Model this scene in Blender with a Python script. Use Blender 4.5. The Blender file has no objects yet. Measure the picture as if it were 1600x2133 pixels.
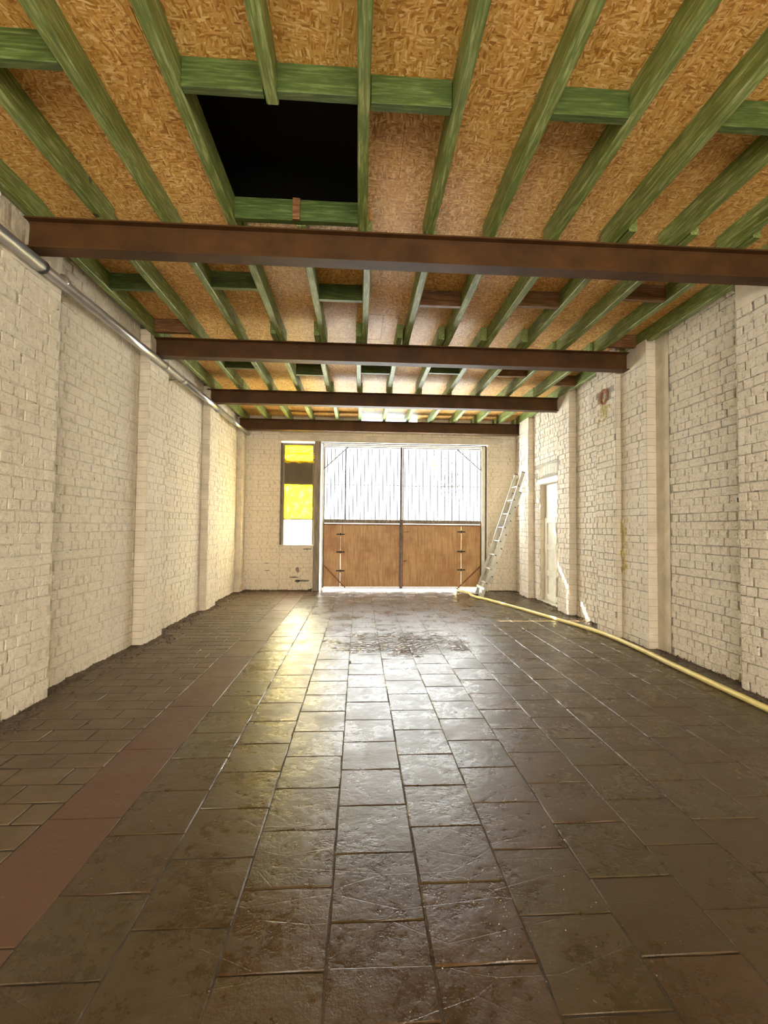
import bpy, bmesh, math, random
import numpy as np
from mathutils import Vector, Matrix, noise as mn
random.seed(7); RNG = np.random.default_rng(11)
SC = bpy.context.scene; COL = SC.collection

# ---------------------------------------------------------------- camera
CAM_H, F_PX = 1.30, 935.6
YAW, PITCH, ROLL = 0.0547, 0.0337, 0.0100
def cam_basis():
    cy, sy, cp, sp = math.cos(YAW), math.sin(YAW), math.cos(PITCH), math.sin(PITCH)
    f = Vector((sy*cp, cy*cp, sp)); r = Vector((cy, -sy, 0)); u = r.cross(f)
    c, s = math.cos(ROLL), math.sin(ROLL)
    return r*c + u*s, u*c - r*s, f
CR, CU, CF = cam_basis()
cam_data = bpy.data.cameras.new('camera'); cam = bpy.data.objects.new('camera', cam_data); COL.objects.link(cam)
cam_data.sensor_fit = 'HORIZONTAL'; cam_data.sensor_width = 36.0; cam_data.lens = F_PX/1600*36.0
cam_data.clip_start = 0.02
cam.matrix_world = Matrix.Translation((0, 0, CAM_H)) @ Matrix((CR, CU, -CF)).transposed().to_4x4()
SC.camera = cam
def project(p):
    d = Vector(p) - Vector((0, 0, CAM_H)); z = d.dot(CF)
    if z < 0.05: return None
    return 800 + F_PX*d.dot(CR)/z, 1066.5 - F_PX*d.dot(CU)/z, z

# ---------------------------------------------------------------- light
SC.view_settings.view_transform = 'Standard'; SC.view_settings.look = 'None'
SC.view_settings.gamma = 1.0; SC.view_settings.use_curve_mapping = False
SC.view_settings.exposure = 1.28
SC.cycles.diffuse_bounces = 6; SC.cycles.max_bounces = 12
world = bpy.data.worlds.new('sky'); SC.world = world; world.use_nodes = True
bg = world.node_tree.nodes['Background']; bg.inputs[0].default_value = (1.0, 0.95, 0.86, 1); bg.inputs[1].default_value = 2.0
sun_d = bpy.data.lights.new('sun', 'SUN'); sun_d.energy = 118.0; sun_d.color = (1.0, 0.93, 0.78); sun_d.angle = math.radians(0.5)
sun = bpy.data.objects.new('sun', sun_d); COL.objects.link(sun)
sun.rotation_euler = Vector((0.9, -1.0, -0.99)).to_track_quat('-Z', 'Y').to_euler()
ar_d = bpy.data.lights.new('rear_fill', 'AREA'); ar_d.shape = 'RECTANGLE'; ar_d.size = 4.6; ar_d.size_y = 2.7
ar_d.energy = 185.0; ar_d.color = (1.0, 0.90, 0.74)
ar = bpy.data.objects.new('rear_fill', ar_d); COL.objects.link(ar)
ar.location = (0.3, -4.5, 1.55); ar.rotation_euler = (math.radians(90), 0, 0)   # added fill lamp, set in a made-up rear doorway

# ---------------------------------------------------------------- measures
XL, XLP, XR, XRP, YE = -2.419, -2.309, 3.268, 3.160, 9.21
ZB, ZT, ZO = 3.187, 3.400, 3.550          # beam underside, joist underside, board underside
YBACK = -4.6
BEAM_Y = (3.124, 5.077, 6.962, 8.826)

# ---------------------------------------------------------------- helpers
def tag(o, label=None, cat=None, group=None, kind=None):
    if label: o['label'] = label
    if cat: o['category'] = cat
    if group: o['group'] = group
    if kind: o['kind'] = kind
    return o
def link(name, me, mat=None, parent=None, smooth=False):
    if mat is not None:
        me.materials.clear()
        for m in (mat if isinstance(mat, (list, tuple)) else [mat]): me.materials.append(m)
    o = bpy.data.objects.new(name, me); COL.objects.link(o)
    if parent is not None: o.parent = parent
    if smooth: me.polygons.foreach_set('use_smooth', [True]*len(me.polygons))
    return o
def empty(name, loc=(0, 0, 0), rz=0):
    o = bpy.data.objects.new(name, None); COL.objects.link(o); o.location = loc; o.rotation_euler = (0, 0, rz); return o
class MB:
    def __init__(s): s.v = []; s.f = []
    def add(s, vs, fs):
        n = len(s.v); s.v += [tuple(v) for v in vs]; s.f += [tuple(i+n for i in f) for f in fs]; return s
    def box(s, x0, x1, y0, y1, z0, z1, jit=0):
        vs = [(x, y, z) for z in (z0, z1) for y in (y0, y1) for x in (x0, x1)]
        if jit: vs = [tuple(c+random.uniform(-jit, jit) for c in v) for v in vs]
        return s.add(vs, [(0, 2, 3, 1), (4, 5, 7, 6), (0, 1, 5, 4), (2, 6, 7, 3), (0, 4, 6, 2), (1, 3, 7, 5)])
    def bar(s, a, b, w, h, up=(0, 0, 1)):
        a, b = Vector(a), Vector(b); d = (b-a).normalized(); up = Vector(up)
        sx = d.cross(up)
        if sx.length < 1e-4: sx = Vector((1, 0, 0))
        sx.normalize(); uz = sx.cross(d).normalized()
        vs = [p + sx*w/2*i + uz*h/2*j for p in (a, b) for i, j in ((-1, -1), (1, -1), (1, 1), (-1, 1))]
        return s.add(vs, [(0, 1, 2, 3), (7, 6, 5, 4), (0, 4, 5, 1), (1, 5, 6, 2), (2, 6, 7, 3), (3, 7, 4, 0)])
    def tube(s, pts, r, n=10, cap=True):
        pts = [Vector(p) for p in pts]; rings = []; ref = Vector((0, 0, 1))
        for i, p in enumerate(pts):
            d = (pts[min(i+1, len(pts)-1)] - pts[max(i-1, 0)]).normalized()
            rf = ref if abs(d.dot(ref)) < .95 else Vector((1, 0, 0))
            a = d.cross(rf).normalized(); b = a.cross(d)
            rr = r[i] if isinstance(r, (list, tuple)) else r
            rings.append([p + (a*math.cos(t) + b*math.sin(t))*rr for t in (2*math.pi*k/n for k in range(n))])
        vs = [v for ring in rings for v in ring]; fs = []
        for i in range(len(pts)-1):
            for k in range(n):
                fs.append((i*n+k, i*n+(k+1) % n, (i+1)*n+(k+1) % n, (i+1)*n+k))
        if cap: fs += [tuple(range(n-1, -1, -1)), tuple((len(pts)-1)*n+k for k in range(n))]
        return s.add(vs, fs)
    def build(s, name, mat, parent=None, bevel=0, smooth=False):
        me = bpy.data.meshes.new(name); me.from_pydata(s.v, [], s.f); me.update()
        bm = bmesh.new(); bm.from_mesh(me); bmesh.ops.recalc_face_normals(bm, faces=bm.faces)
        if bevel: bmesh.ops.bevel(bm, geom=list(bm.edges), offset=bevel, segments=1, affect='EDGES', clamp_overlap=True)
        bm.to_mesh(me); bm.free()
        return link(name, me, mat, parent, smooth)

# ---------------------------------------------------------------- materials
def mat(name):
    m = bpy.data.materials.new(name); m.use_nodes = True
    nt = m.node_tree; return m, nt, nt.nodes['Principled BSDF'], nt.nodes['Material Output']
def nd(nt, t, **kw):
    n = nt.nodes.new(t)
    for k, v in kw.items():
        if k in n.inputs: n.inputs[k].default_value = v
        else: setattr(n, k, v)
    return n
def pos(nt, scale=(1, 1, 1), rot=(0, 0, 0), obj=False):
    g = nt.nodes.new('ShaderNodeTexCoord') if obj else nt.nodes.new('ShaderNodeNewGeometry')
    m = nt.nodes.new('ShaderNodeMapping'); m.inputs['Scale'].default_value = scale; m.inputs['Rotation'].default_value = rot
    nt.links.new(g.outputs['Object' if obj else 'Position'], m.inputs[0]); return m.outputs[0]
def noise_t(nt, vec, scale, detail=4, rough=.55, dist=0):
    n = nd(nt, 'ShaderNodeTexNoise'); n.inputs['Scale'].default_value = scale; n.inputs['Detail'].default_value = detail
    n.inputs['Roughness'].default_value = rough; n.inputs['Distortion'].default_value = dist
    nt.links.new(vec, n.inputs['Vector']); return n.outputs['Fac']
def ramp(nt, fac, stops):
    r = nt.nodes.new('ShaderNodeValToRGB'); e = r.color_ramp.elements
    while len(e) < len(stops): e.new(.5)
    for i, (p, c) in enumerate(stops):
        e[i].position = p; e[i].color = (c, c, c, 1) if isinstance(c, (int, float)) else (*c, 1)
    nt.links.new(fac, r.inputs[0]); return r.outputs[0]
def mix(nt, fac, a, b, mode='MIX'):
    m = nt.nodes.new('ShaderNodeMix'); m.data_type = 'RGBA'; m.blend_type = mode
    for sock, v in ((m.inputs[0], fac), (m.inputs[6], a), (m.inputs[7], b)):
        if hasattr(v, 'links'): nt.links.new(v, sock)
        else: sock.default_value = v if isinstance(v, (int, float)) else (*v, 1)
    return m.outputs[2]
def math_n(nt, op, a, b=0.0):
    m = nt.nodes.new('ShaderNodeMath'); m.operation = op
    for i, v in enumerate((a, b)):
        if hasattr(v, 'links'): nt.links.new(v, m.inputs[i])
        else: m.inputs[i].default_value = v
    return m.outputs[0]
def bump(nt, bs, h, strength, dist, prev=None):
    b = nt.nodes.new('ShaderNodeBump'); b.inputs['Strength'].default_value = strength; b.inputs['Distance'].default_value = dist
    nt.links.new(h, b.inputs['Height'])
    if prev is not None: nt.links.new(prev, b.inputs['Normal'])
    nt.links.new(b.outputs[0], bs.inputs['Normal']); return b.outputs[0]
def plain(name, col, rough=.6, metal=0, var=.15, sc=8, bstr=.2, bdist=.003, stretch=(1, 1, 1)):
    m, nt, bs, _ = mat(name); v = pos(nt, stretch)
    f = noise_t(nt, v, sc, 6, .6)
    c2 = tuple(c*(1-var*2) for c in col); c1 = tuple(min(1, c*(1+var)) for c in col)
    nt.links.new(ramp(nt, f, [(.3, c2), (.7, c1)]), bs.inputs['Base Color'])
    bs.inputs['Roughness'].default_value = rough; bs.inputs['Metallic'].default_value = metal
    if bstr: bump(nt, bs, noise_t(nt, v, sc*6, 4), bstr, bdist)
    return m

def painted_brick(name, base, dirt, joint=0.0, spots=.72, bd=.020, pit=.4):
    m, nt, bs, _ = mat(name); v = pos(nt)
    big = noise_t(nt, v, 1.1, 5, .6); med = noise_t(nt, v, 14, 5, .65); fine = noise_t(nt, v, 70, 4, .6)
    c = mix(nt, ramp(nt, big, [(.38, 0), (.66, .35)]), base, dirt)
    c = mix(nt, ramp(nt, med, [(.52, 0), (.75, .35+joint)]), c, tuple(x*.62 for x in base))
    sp = noise_t(nt, v, 33, 2, .5)
    c = mix(nt, ramp(nt, sp, [(spots, 0), (spots+.03, .8)]), c, (.07, .05, .035))
    if joint: c = mix(nt, joint, c, tuple(x*.35 for x in base))
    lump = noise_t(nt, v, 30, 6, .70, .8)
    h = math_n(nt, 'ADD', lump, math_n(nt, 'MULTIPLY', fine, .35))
    c = mix(nt, ramp(nt, lump, [(.33, pit), (.47, 0)]), c, tuple(x*.38 for x in dirt))  # pits darkened in the colour to stand in for crevice shade
    nt.links.new(c, bs.inputs['Base Color']); bs.inputs['Roughness'].default_value = .8
    bs.inputs['Specular IOR Level'].default_value = .2
    bump(nt, bs, h, 1.0, bd)
    return m
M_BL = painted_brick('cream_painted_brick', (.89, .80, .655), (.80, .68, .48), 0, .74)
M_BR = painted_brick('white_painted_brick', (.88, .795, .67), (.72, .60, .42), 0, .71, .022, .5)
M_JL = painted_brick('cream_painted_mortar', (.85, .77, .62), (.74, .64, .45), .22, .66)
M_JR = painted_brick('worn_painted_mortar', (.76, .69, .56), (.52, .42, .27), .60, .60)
M_PLAST = plain('painted_plaster', (.66, .585, .46), .8, 0, .10, 5, .6, .008)
M_WHITE = plain('white_gloss_paint', (.80, .77, .66), .4, 0, .08, 6, .25, .002)

def green_wood(name, col, light, stretch):
    m, nt, bs, _ = mat(name); v = pos(nt, stretch)
    g = noise_t(nt, v, 9, 6, .6, .4); g2 = noise_t(nt, pos(nt), 5, 3, .5)
    c = ramp(nt, g, [(.25, tuple(x*.45 for x in col)), (.5, col), (.72, light)])
    c = mix(nt, ramp(nt, g2, [(.45, 0), (.75, .55)]), c, tuple(x*.6 for x in col))
    vo = nd(nt, 'ShaderNodeTexVoronoi'); vo.inputs['Scale'].default_value = 3.2; nt.links.new(pos(nt), vo.inputs['Vector'])
    c = mix(nt, ramp(nt, vo.outputs['Distance'], [(.05, .9), (.09, 0)]), c, (.03, .025, .01))
    nt.links.new(c, bs.inputs['Base Color']); bs.inputs['Roughness'].default_value = .5
    bump(nt, bs, g, .35, .004); return m
M_GREEN = green_wood('green_stained_timber', (.16, .215, .05), (.46, .50, .23), (9, .7, 9))
M_GREENX = green_wood('green_stained_blocking_shaded', (.055, .092, .016), (.15, .20, .06), (.7, 9, 9))  # darker than the joists, shade of the camera-facing sides put into the colour
M_BROWNW = green_wood('brown_stained_blocking', (.15, .065, .02), (.32, .18, .08), (.7, 9, 9))

def osb():
    m, nt, bs, _ = mat('strand_board')
    cols = []; hs = []
    warp = nd(nt, 'ShaderNodeTexNoise'); warp.inputs['Scale'].default_value = 2.6; warp.inputs['Detail'].default_value = 2
    nt.links.new(pos(nt), warp.inputs['Vector'])
    for k, (rot, st) in enumerate(((.15, (22, 120, 5)), (1.0, (110, 26, 5)), (-.75, (28, 110, 5)))):
        mp = nt.nodes.new('ShaderNodeMapping'); mp.inputs['Rotation'].default_value = (0, 0, rot); mp.inputs['Scale'].default_value = st
        add = nd(nt, 'ShaderNodeVectorMath'); add.operation = 'MULTIPLY_ADD'; add.inputs[1].default_value = (.16, .16, .1)
        nt.links.new(warp.outputs['Color'], add.inputs[0]); nt.links.new(pos(nt), add.inputs[2])
        nt.links.new(add.outputs[0], mp.inputs[0])
        vo = nd(nt, 'ShaderNodeTexVoronoi'); vo.inputs['Scale'].default_value = 1.0; nt.links.new(mp.outputs[0], vo.inputs['Vector'])
        sep = nt.nodes.new('ShaderNodeSeparateColor'); nt.links.new(vo.outputs['Color'], sep.inputs[0])
        cols.append(ramp(nt, sep.outputs[k], [(0, (.36, .15, .025)), (.3, (.61, .305, .066)), (.75, (.77, .445, .135)), (1, (.93, .66, .29))]))
        hs.append(sep.outputs[k])
    sel = noise_t(nt, pos(nt), 22, 2, .5)
    c = mix(nt, ramp(nt, sel, [(.42, 0), (.46, 1)]), cols[0], cols[1])
    c = mix(nt, ramp(nt, noise_t(nt, pos(nt, (1, 1, 1), (0, 0, .5)), 26, 2, .5), [(.52, 0), (.55, 1)]), c, cols[2])
    c = mix(nt, ramp(nt, noise_t(nt, pos(nt), .9, 3, .5), [(.35, .0), (.7, .25)]), c, (.32, .17, .05))
    nt.links.new(c, bs.inputs['Base Color']); bs.inputs['Roughness'].default_value = .5; bs.inputs['Specular IOR Level'].default_value = .3
    bump(nt, bs, math_n(nt, 'ADD', hs[0], hs[1]), .5, .0015); return m
M_OSB = osb()
M_BEAM = plain('brown_painted_steel', (.072, .030, .007), .6, 0, .22, 4, .25, .002)
M_BEAM.node_tree.nodes['Principled BSDF'].inputs['Specular IOR Level'].default_value = .25
M_STEEL = plain('galvanised_pipe', (.50, .49, .48), .28, .75, .1, 4, .1, .001)
M_ALU = plain('dull_aluminium', (.46, .44, .38), .42, .75, .1, 9, .1, .001)
M_BLACK = plain('black_rubber', (.02, .018, .015), .7, 0, .1)
M_DKFRAME = plain('weathered_grey_metal', (.13, .105, .085), .55, .2, .3, 9, .4, .002)
M_POST = plain('weathered_grey_post', (.26, .22, .17), .7, 0, .25, 6, .5, .004, (6, 6, .6))
M_RUST = plain('rusty_steel', (.26, .11, .045), .6, .2, .3, 12, .4, .002)
M_DARK = plain('unlit_black', (.006, .005, .004), .95, 0, .1, 5, 0)  # near-black colour standing in for unlit depth
M_HOSE = plain('yellow_hose_rubber', (.72, .60, .20), .42, 0, .07, 12, .1, .001)
M_CLAY = plain('broken_terracotta', (.30, .13, .06), .8, 0, .3, 20, .8, .006)
M_GROUND = plain('outside_concrete', (.55, .52, .45), .8, 0, .15, 2, .3, .004)
M_LEAF = plain('ivy_leaf', (.16, .22, .03), .5, 0, .3, 20, 0)
M_DKBOARD = plain('olive_dark_board', (.085, .055, .012), .5, 0, .15, 10, .2, .002, (6, 1, .5))

def panel_wood():
    m, nt, bs, _ = mat('weathered_brown_panel'); v = pos(nt, (14, 14, .8))
    g = noise_t(nt, v, 3, 6, .6, .3); b = noise_t(nt, pos(nt), 3.2, 5, .6)
    c = ramp(nt, g, [(.28, (.30, .155, .055)), (.5, (.50, .29, .12)), (.75, (.66, .43, .20))])
    c = mix(nt, ramp(nt, b, [(.42, 0), (.66, .75)]), c, (.34, .14, .04))
    nt.links.new(c, bs.inputs['Base Color']); bs.inputs['Roughness'].default_value = .5
    bump(nt, bs, g, .4, .003); return m
M_PANEL = panel_wood()

def translucent(name, col, tr=.6, noise_amt=.1, sc=5, stretch=(1, 1, 1), gloss=.05, rib_shade=0):
    m, nt, bs, out = mat(name); nt.nodes.remove(bs)
    f = noise_t(nt, pos(nt, stretch), sc, 5, .6)
    c = ramp(nt, f, [(.3, tuple(x*(1-noise_amt) for x in col)), (.7, col)])
    msk = None
    if rib_shade:       # dark bands painted into the colour as shading of the ribs
        sp = nt.nodes.new('ShaderNodeSeparateXYZ'); nt.links.new(pos(nt), sp.inputs[0])
        w = math_n(nt, 'SINE', math_n(nt, 'MULTIPLY', sp.outputs[0], 2*math.pi/rib_shade))
        w = math_n(nt, 'ADD', w, math_n(nt, 'MULTIPLY', noise_t(nt, pos(nt, (13, 1, 1.2)), 1.0, 3), .10))
        msk = ramp(nt, w, [(.58, 0), (.80, 1)])
    t = nt.nodes.new('ShaderNodeBsdfTranslucent'); d = nt.nodes.new('ShaderNodeBsdfDiffuse'); g = nt.nodes.new('ShaderNodeBsdfGlossy')
    g.inputs['Roughness'].default_value = .2
    nt.links.new(c, t.inputs[0]); nt.links.new(c, d.inputs[0])
    a = nt.nodes.new('ShaderNodeMixShader'); a.inputs[0].default_value = tr
    nt.links.new(d.outputs[0], a.inputs[1]); nt.links.new(t.outputs[0], a.inputs[2])
    b = nt.nodes.new('ShaderNodeMixShader'); b.inputs[0].default_value = gloss
    nt.links.new(a.outputs[0], b.inputs[1]); nt.links.new(g.outputs[0], b.inputs[2])
    if msk is not None:
        k = nt.nodes.new('ShaderNodeBsdfDiffuse'); k.inputs[0].default_value = (.05, .055, .075, 1)
        q = nt.nodes.new('ShaderNodeMixShader'); nt.links.new(msk, q.inputs[0]); nt.links.new(b.outputs[0], q.inputs[1]); nt.links.new(k.outputs[0], q.inputs[2]); b = q
    nt.links.new(b.outputs[0], out.inputs[0]); return m
M_SHEET = translucent('frosted_corrugated_plastic', (.74, .83, .97), .45, .06, 2, rib_shade=.076)
M_YELLOW = translucent('yellow_plastic_film', (.95, .74, .012), .34, .45, 9)
M_NET = translucent('frosted_white_pane', (.92, .92, .80), .6, .12, 30)
M_SKYL = translucent('frosted_clerestory_pane', (.75, .88, 1.0), .6, .05, 4)

def tile_mat(name, cols, rough_lo=.13, rough_hi=.42, dusty=0):
    m, nt, bs, _ = mat(name); v = pos(nt)
    at = nt.nodes.new('ShaderNodeAttribute'); at.attribute_name = 'rnd'
    base = ramp(nt, at.outputs['Fac'], [(i/(len(cols)-1), c) for i, c in enumerate(cols)])
    n1 = noise_t(nt, v, 3.0, 6, .65); n2 = noise_t(nt, v, 22, 6, .7); n3 = noise_t(nt, v, 120, 3, .6)
    c = mix(nt, ramp(nt, n1, [(.3, .5), (.7, 0)]), base, tuple(x*.55 for x in cols[0]))
    c = mix(nt, ramp(nt, n2, [(.42, 0), (.85, .4)]), c, (.10, .068, .035))
    # pale scuffs and chips
    c = mix(nt, ramp(nt, noise_t(nt, v, 55, 2, .5), [(.735, 0), (.76, .6)]), c, (.30, .25, .18))
    if dusty:
        dn = noise_t(nt, v, 1.6, 7, .7); dm = ramp(nt, dn, [(.42, 0), (.60, dusty)])
        c = mix(nt, dm, c, (.13, .088, .050))
    nt.links.new(c, bs.inputs['Base Color'])
    r = mix(nt, ramp(nt, n1, [(.35, 0), (.68, 1)]), (rough_lo,)*3, (rough_hi,)*3)
    r2 = mix(nt, ramp(nt, n2, [(.4, 0), (.75, .5)]), r, (.6,)*3)
    nt.links.new(r2, bs.inputs['Roughness']); bs.inputs['Specular IOR Level'].default_value = .62
    # worn patch in the middle of the room
    sep = nt.nodes.new('ShaderNodeSeparateXYZ'); nt.links.new(v, sep.inputs[0])
    dx = math_n(nt, 'MULTIPLY', math_n(nt, 'SUBTRACT', sep.outputs[0], .45), .75)
    dy = math_n(nt, 'SUBTRACT', sep.outputs[1], 5.1)
    rr = math_n(nt, 'SQRT', math_n(nt, 'ADD', math_n(nt, 'MULTIPLY', dx, dx), math_n(nt, 'MULTIPLY', dy, dy)))
    patch = ramp(nt, math_n(nt, 'ADD', rr, math_n(nt, 'MULTIPLY', n1, .8)), [(.75, 1), (1.35, 0)])
    pit = nd(nt, 'ShaderNodeTexVoronoi'); pit.feature = 'DISTANCE_TO_EDGE'; pit.inputs['Scale'].default_value = 15
    wv = nt.nodes.new('ShaderNodeVectorMath'); wv.operation = 'MULTIPLY_ADD'; wv.inputs[1].default_value = (.12, .12, 0)
    wn = nd(nt, 'ShaderNodeTexNoise'); wn.inputs['Scale'].default_value = 9; nt.links.new(v, wn.inputs['Vector'])
    nt.links.new(wn.outputs['Color'], wv.inputs[0]); nt.links.new(v, wv.inputs[2]); nt.links.new(wv.outputs[0], pit.inputs['Vector'])
    ph = math_n(nt, 'MULTIPLY', math_n(nt, 'MINIMUM', pit.outputs['Distance'], .25), patch)
    # scratches
    sc = nd(nt, 'ShaderNodeTexVoronoi'); sc.feature = 'DISTANCE_TO_EDGE'; sc.inputs['Scale'].default_value = 1.0
    nt.links.new(pos(nt, (2.1, 7, 1), (0, 0, .5)), sc.inputs['Vector'])
    scr = math_n(nt, 'MULTIPLY', ramp(nt, sc.outputs['Distance'], [(0, 0), (.012, 1)]), .35)
    b1 = bump(nt, bs, math_n(nt, 'ADD', math_n(nt, 'MULTIPLY', n1, .8), math_n(nt, 'ADD', math_n(nt, 'MULTIPLY', n2, .55), math_n(nt, 'MULTIPLY', n3, .10))), .8, .007)
    b2 = bump(nt, bs, ph, 1.0, .05, b1)
    bump(nt, bs, scr, .5, .002, b2)
    return m
M_TILE = tile_mat('worn_damp_floor_tile', [(.048, .028, .009), (.064, .039, .014), (.068, .035, .014), (.055, .042, .016), (.076, .048, .020)])
M_PAVER = tile_mat('dusty_brick_paver', [(.10, .064, .034), (.125, .082, .044), (.11, .073, .037)], .45, .75, .85)
M_SLAB = tile_mat('reddish_screed_strip', [(.105, .048, .026), (.115, .054, .030)], .38, .6)
M_GROUT = plain('dark_earth_joint', (.045, .030, .017), .75, 0, .35, 12, .8, .006)
M_DIRT = plain('dark_earth_dirt', (.13, .085, .05), .9, 0, .4, 30, 1.0, .012)

# ---------------------------------------------------------------- wall building
COURSE, SP, HP = .077, .206, .103
def frame_matrix(o, u, v, n):
    m = Matrix((u, v, n)).transposed().to_4x4(); m.translation = Vector(o); return m
class Wall:
    """u runs to the right as one faces the wall, v is up, n points into the room; d is how far a stretch stands proud."""
    def __init__(s, name, o, u, jm, bmt, label, amp, seed):
        s.name = name; s.M = frame_matrix(o, Vector(u), Vector((0, 0, 1)), Vector(u).cross(Vector((0, 0, 1))))
        s.jm, s.bm, s.amp, s.seed = jm, bmt, amp, seed; s.deep = .0075 if 'right' in name else .005; s.fill = .08 if 'right' in name else .52; s.mb2 = MB(); s.mb = MB(); s.rects = []; s.label = label; s.skip = []
    def rect(s, u0, u1, v0, v1, d=0, res=.03, bricks=True, amp=None):
        amp = s.amp if amp is None else amp
        nu = max(1, int((u1-u0)/res)); nv = max(1, int((v1-v0)/res)); vs = []
        for j in range(nv+1):
            for i in range(nu+1):
                u, v = u0+(u1-u0)*i/nu, v0+(v1-v0)*j/nv
                h = mn.noise(Vector((u*9+s.seed, v*9, s.seed)))*.6 + mn.noise(Vector((u*23, v*23+s.seed, 5)))*.4
                e = 0 if i in (0, nu) else 1
                vs.append((u, v, d - s.deep + amp*h*e))
        fs = [(j*(nu+1)+i, j*(nu+1)+i+1, (j+1)*(nu+1)+i+1, (j+1)*(nu+1)+i) for j in range(nv) for i in range(nu)]
        (s.mb if bricks else s.mb2).add(vs, fs)
        if bricks: s.rects.append((u0, u1, v0, v1, d))
    def ret(s, u, v0, v1, d0, d1):      # a return face
        r_ = random.Random(int(u*100)+s.seed); v = v0
        while v < v1:               # one strip per course, each a little in or out
            w = min(v1, v+COURSE); o_ = r_.uniform(-.003, .003); vs = []
            for j, vv in enumerate((v+.001, v+.004, w-.004, w-.001)):
                for k in range(4): vs.append((u + o_*(j in (1, 2)) + .0015*mn.noise(Vector((u*7, vv*14, k*.9+s.seed))), vv, d0+(d1-d0)*k/3 - .002))
            s.mb2.add(vs, [(j*4+k, j*4+k+1, (j+1)*4+k+1, (j+1)*4+k) for j in range(3) for k in range(3)]); v = w
    def soffit(s, u0, u1, v, d0, d1):
        s.mb2.add([(u0, v, d0), (u1, v, d0), (u1, v, d1), (u0, v, d1)], [(0, 1, 2, 3)])
    def brick_verts(s, w, h, rng):
        """5x4 grid: the edge ring sits in the joint, the middle stands proud and uneven"""
        us = [-.5*w, -.5*w+.004, rng.uniform(-.2, .2)*w, .5*w-.004, .5*w]; vv = [-.5*h, -.5*h+.004, .5*h-.004, .5*h]
        out = []; tilt = rng.uniform(-.02, .02, 2); lift = rng.uniform(-.003, .0065)
        for j, b in enumerate(vv):
            for i, a in enumerate(us):
                edge = i in (0, 4) or j in (0, 3)
                c = (-.012 if edge else lift*.8 + rng.uniform(-.0028, .0028)) + (a*tilt[0]+b*tilt[1])*(0 if edge else 1)
                q = .0028
                k = .93 if (i in (0, 4) and j in (0, 3)) else 1
                out.append((a*k+rng.uniform(-q, q), b*k+rng.uniform(-q, q), c))
        return out
    BF = [(j*5+i, j*5+i+1, (j+1)*5+i+1, (j+1)*5+i) for j in range(3) for i in range(4)]
    def finish(s, n_single=300, vmax=3.6):
        root = s.mb.build(s.name, s.jm); root.matrix_world = s.M
        # fix normals towards the room
        tag(root, s.label, 'wall', kind='structure')
        link_ = s.mb2.build('pier_side', M_PLAST, root)  # pier sides coloured darker in place of the shade they lack
        rng = np.random.default_rng(s.seed)
        cand = []
        for (u0, u1, v0, v1, d) in s.rects:
            r0 = int(math.floor(v0/COURSE)); r1 = int(math.ceil(v1/COURSE))
            for r in range(r0, r1+1):
                y0, y1 = max(v0, r*COURSE), min(v1, (r+1)*COURSE)
                if y1-y0 < .03: continue
                pit = SP if r % 2 else HP; off = (.05 if r % 2 else 0) + .012*math.sin(r*2.3)
                k = int(math.floor((u0-off)/pit))
                while True:
                    a = off+k*pit; k += 1
                    if a >= u1: break
                    wj = rng.uniform(-.006, .006)
                    x0, x1 = max(u0, a+wj), min(u1, a+pit+wj)
                    if x1-x0 < .035: continue
                    if any(x0 < b[1] and x1 > b[0] and y0 < b[3] and y1 > b[2] for b in s.skip): continue
                    q_ = rng.uniform(); jw = (rng.uniform(.0, .003) if q_ < s.fill else (rng.uniform(.006, .014) if q_ < .93 else rng.uniform(.014, .024)))
                    wave = .004*math.sin((x0+r)*1.7+s.seed)
                    cand.append(((x0+x1)/2, (y0+y1)/2+wave, d, x1-x0-jw, y1-y0-(rng.uniform(-.001, .002) if s.fill > .4 else rng.uniform(-.001, .0032))))
        sc = []
        for i, c in enumerate(cand):
            p = project(s.M @ Vector((c[0], c[1], c[2])))
            if p is None or not (-10 < p[0] < 1610 and -10 < p[1] < 2143): sc.append(0); continue
            nrm = (s.M.to_3x3() @ Vector((0, 0, 1))).normalized(); view = (s.M @ Vector((c[0], c[1], c[2])) - Vector((0, 0, CAM_H))).normalized()
            sc.append(abs(nrm.dot(view))*c[3]*c[4]/p[2]**2)
        order = sorted(range(len(cand)), key=lambda i: -sc[i]); single = set(i for i in order[:n_single] if sc[i] > 0)
        variants = {}
        for kind, w in (('s', SP-.009), ('h', HP-.009)):
            variants[kind] = []
            for q in range(10):
                me = bpy.data.meshes.new('brick'); me.from_pydata(s.brick_verts(w, COURSE-.008, rng), [], s.BF); me.update()
                me.materials.append(s.bm); variants[kind].append((me, w))
        big = MB()
        for i, c in enumerate(cand):
            if i in single:
                kind = 's' if c[3] > .14 else 'h'
                me, w = variants[kind][rng.integers(0, 10)]
                o = bpy.data.objects.new('brick', me); COL.objects.link(o); o.parent = root
                o.location = (c[0], c[1], c[2]); o.scale = (c[3]/w, c[4]/(COURSE-.008), 1); o.rotation_euler = (0, 0, rng.uniform(-.012, .012))
            else:
                big.add([(x+c[0], y+c[1], z+c[2]) for x, y, z in s.brick_verts(c[3], c[4], rng)], s.BF)
        me = bpy.data.meshes.new('bricks'); me.from_pydata(big.v, [], big.f); me.update()
        o = link('bricks', me, s.bm, root, False); tag(o, kind='stuff')
        return root

ZW = 3.60
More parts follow.
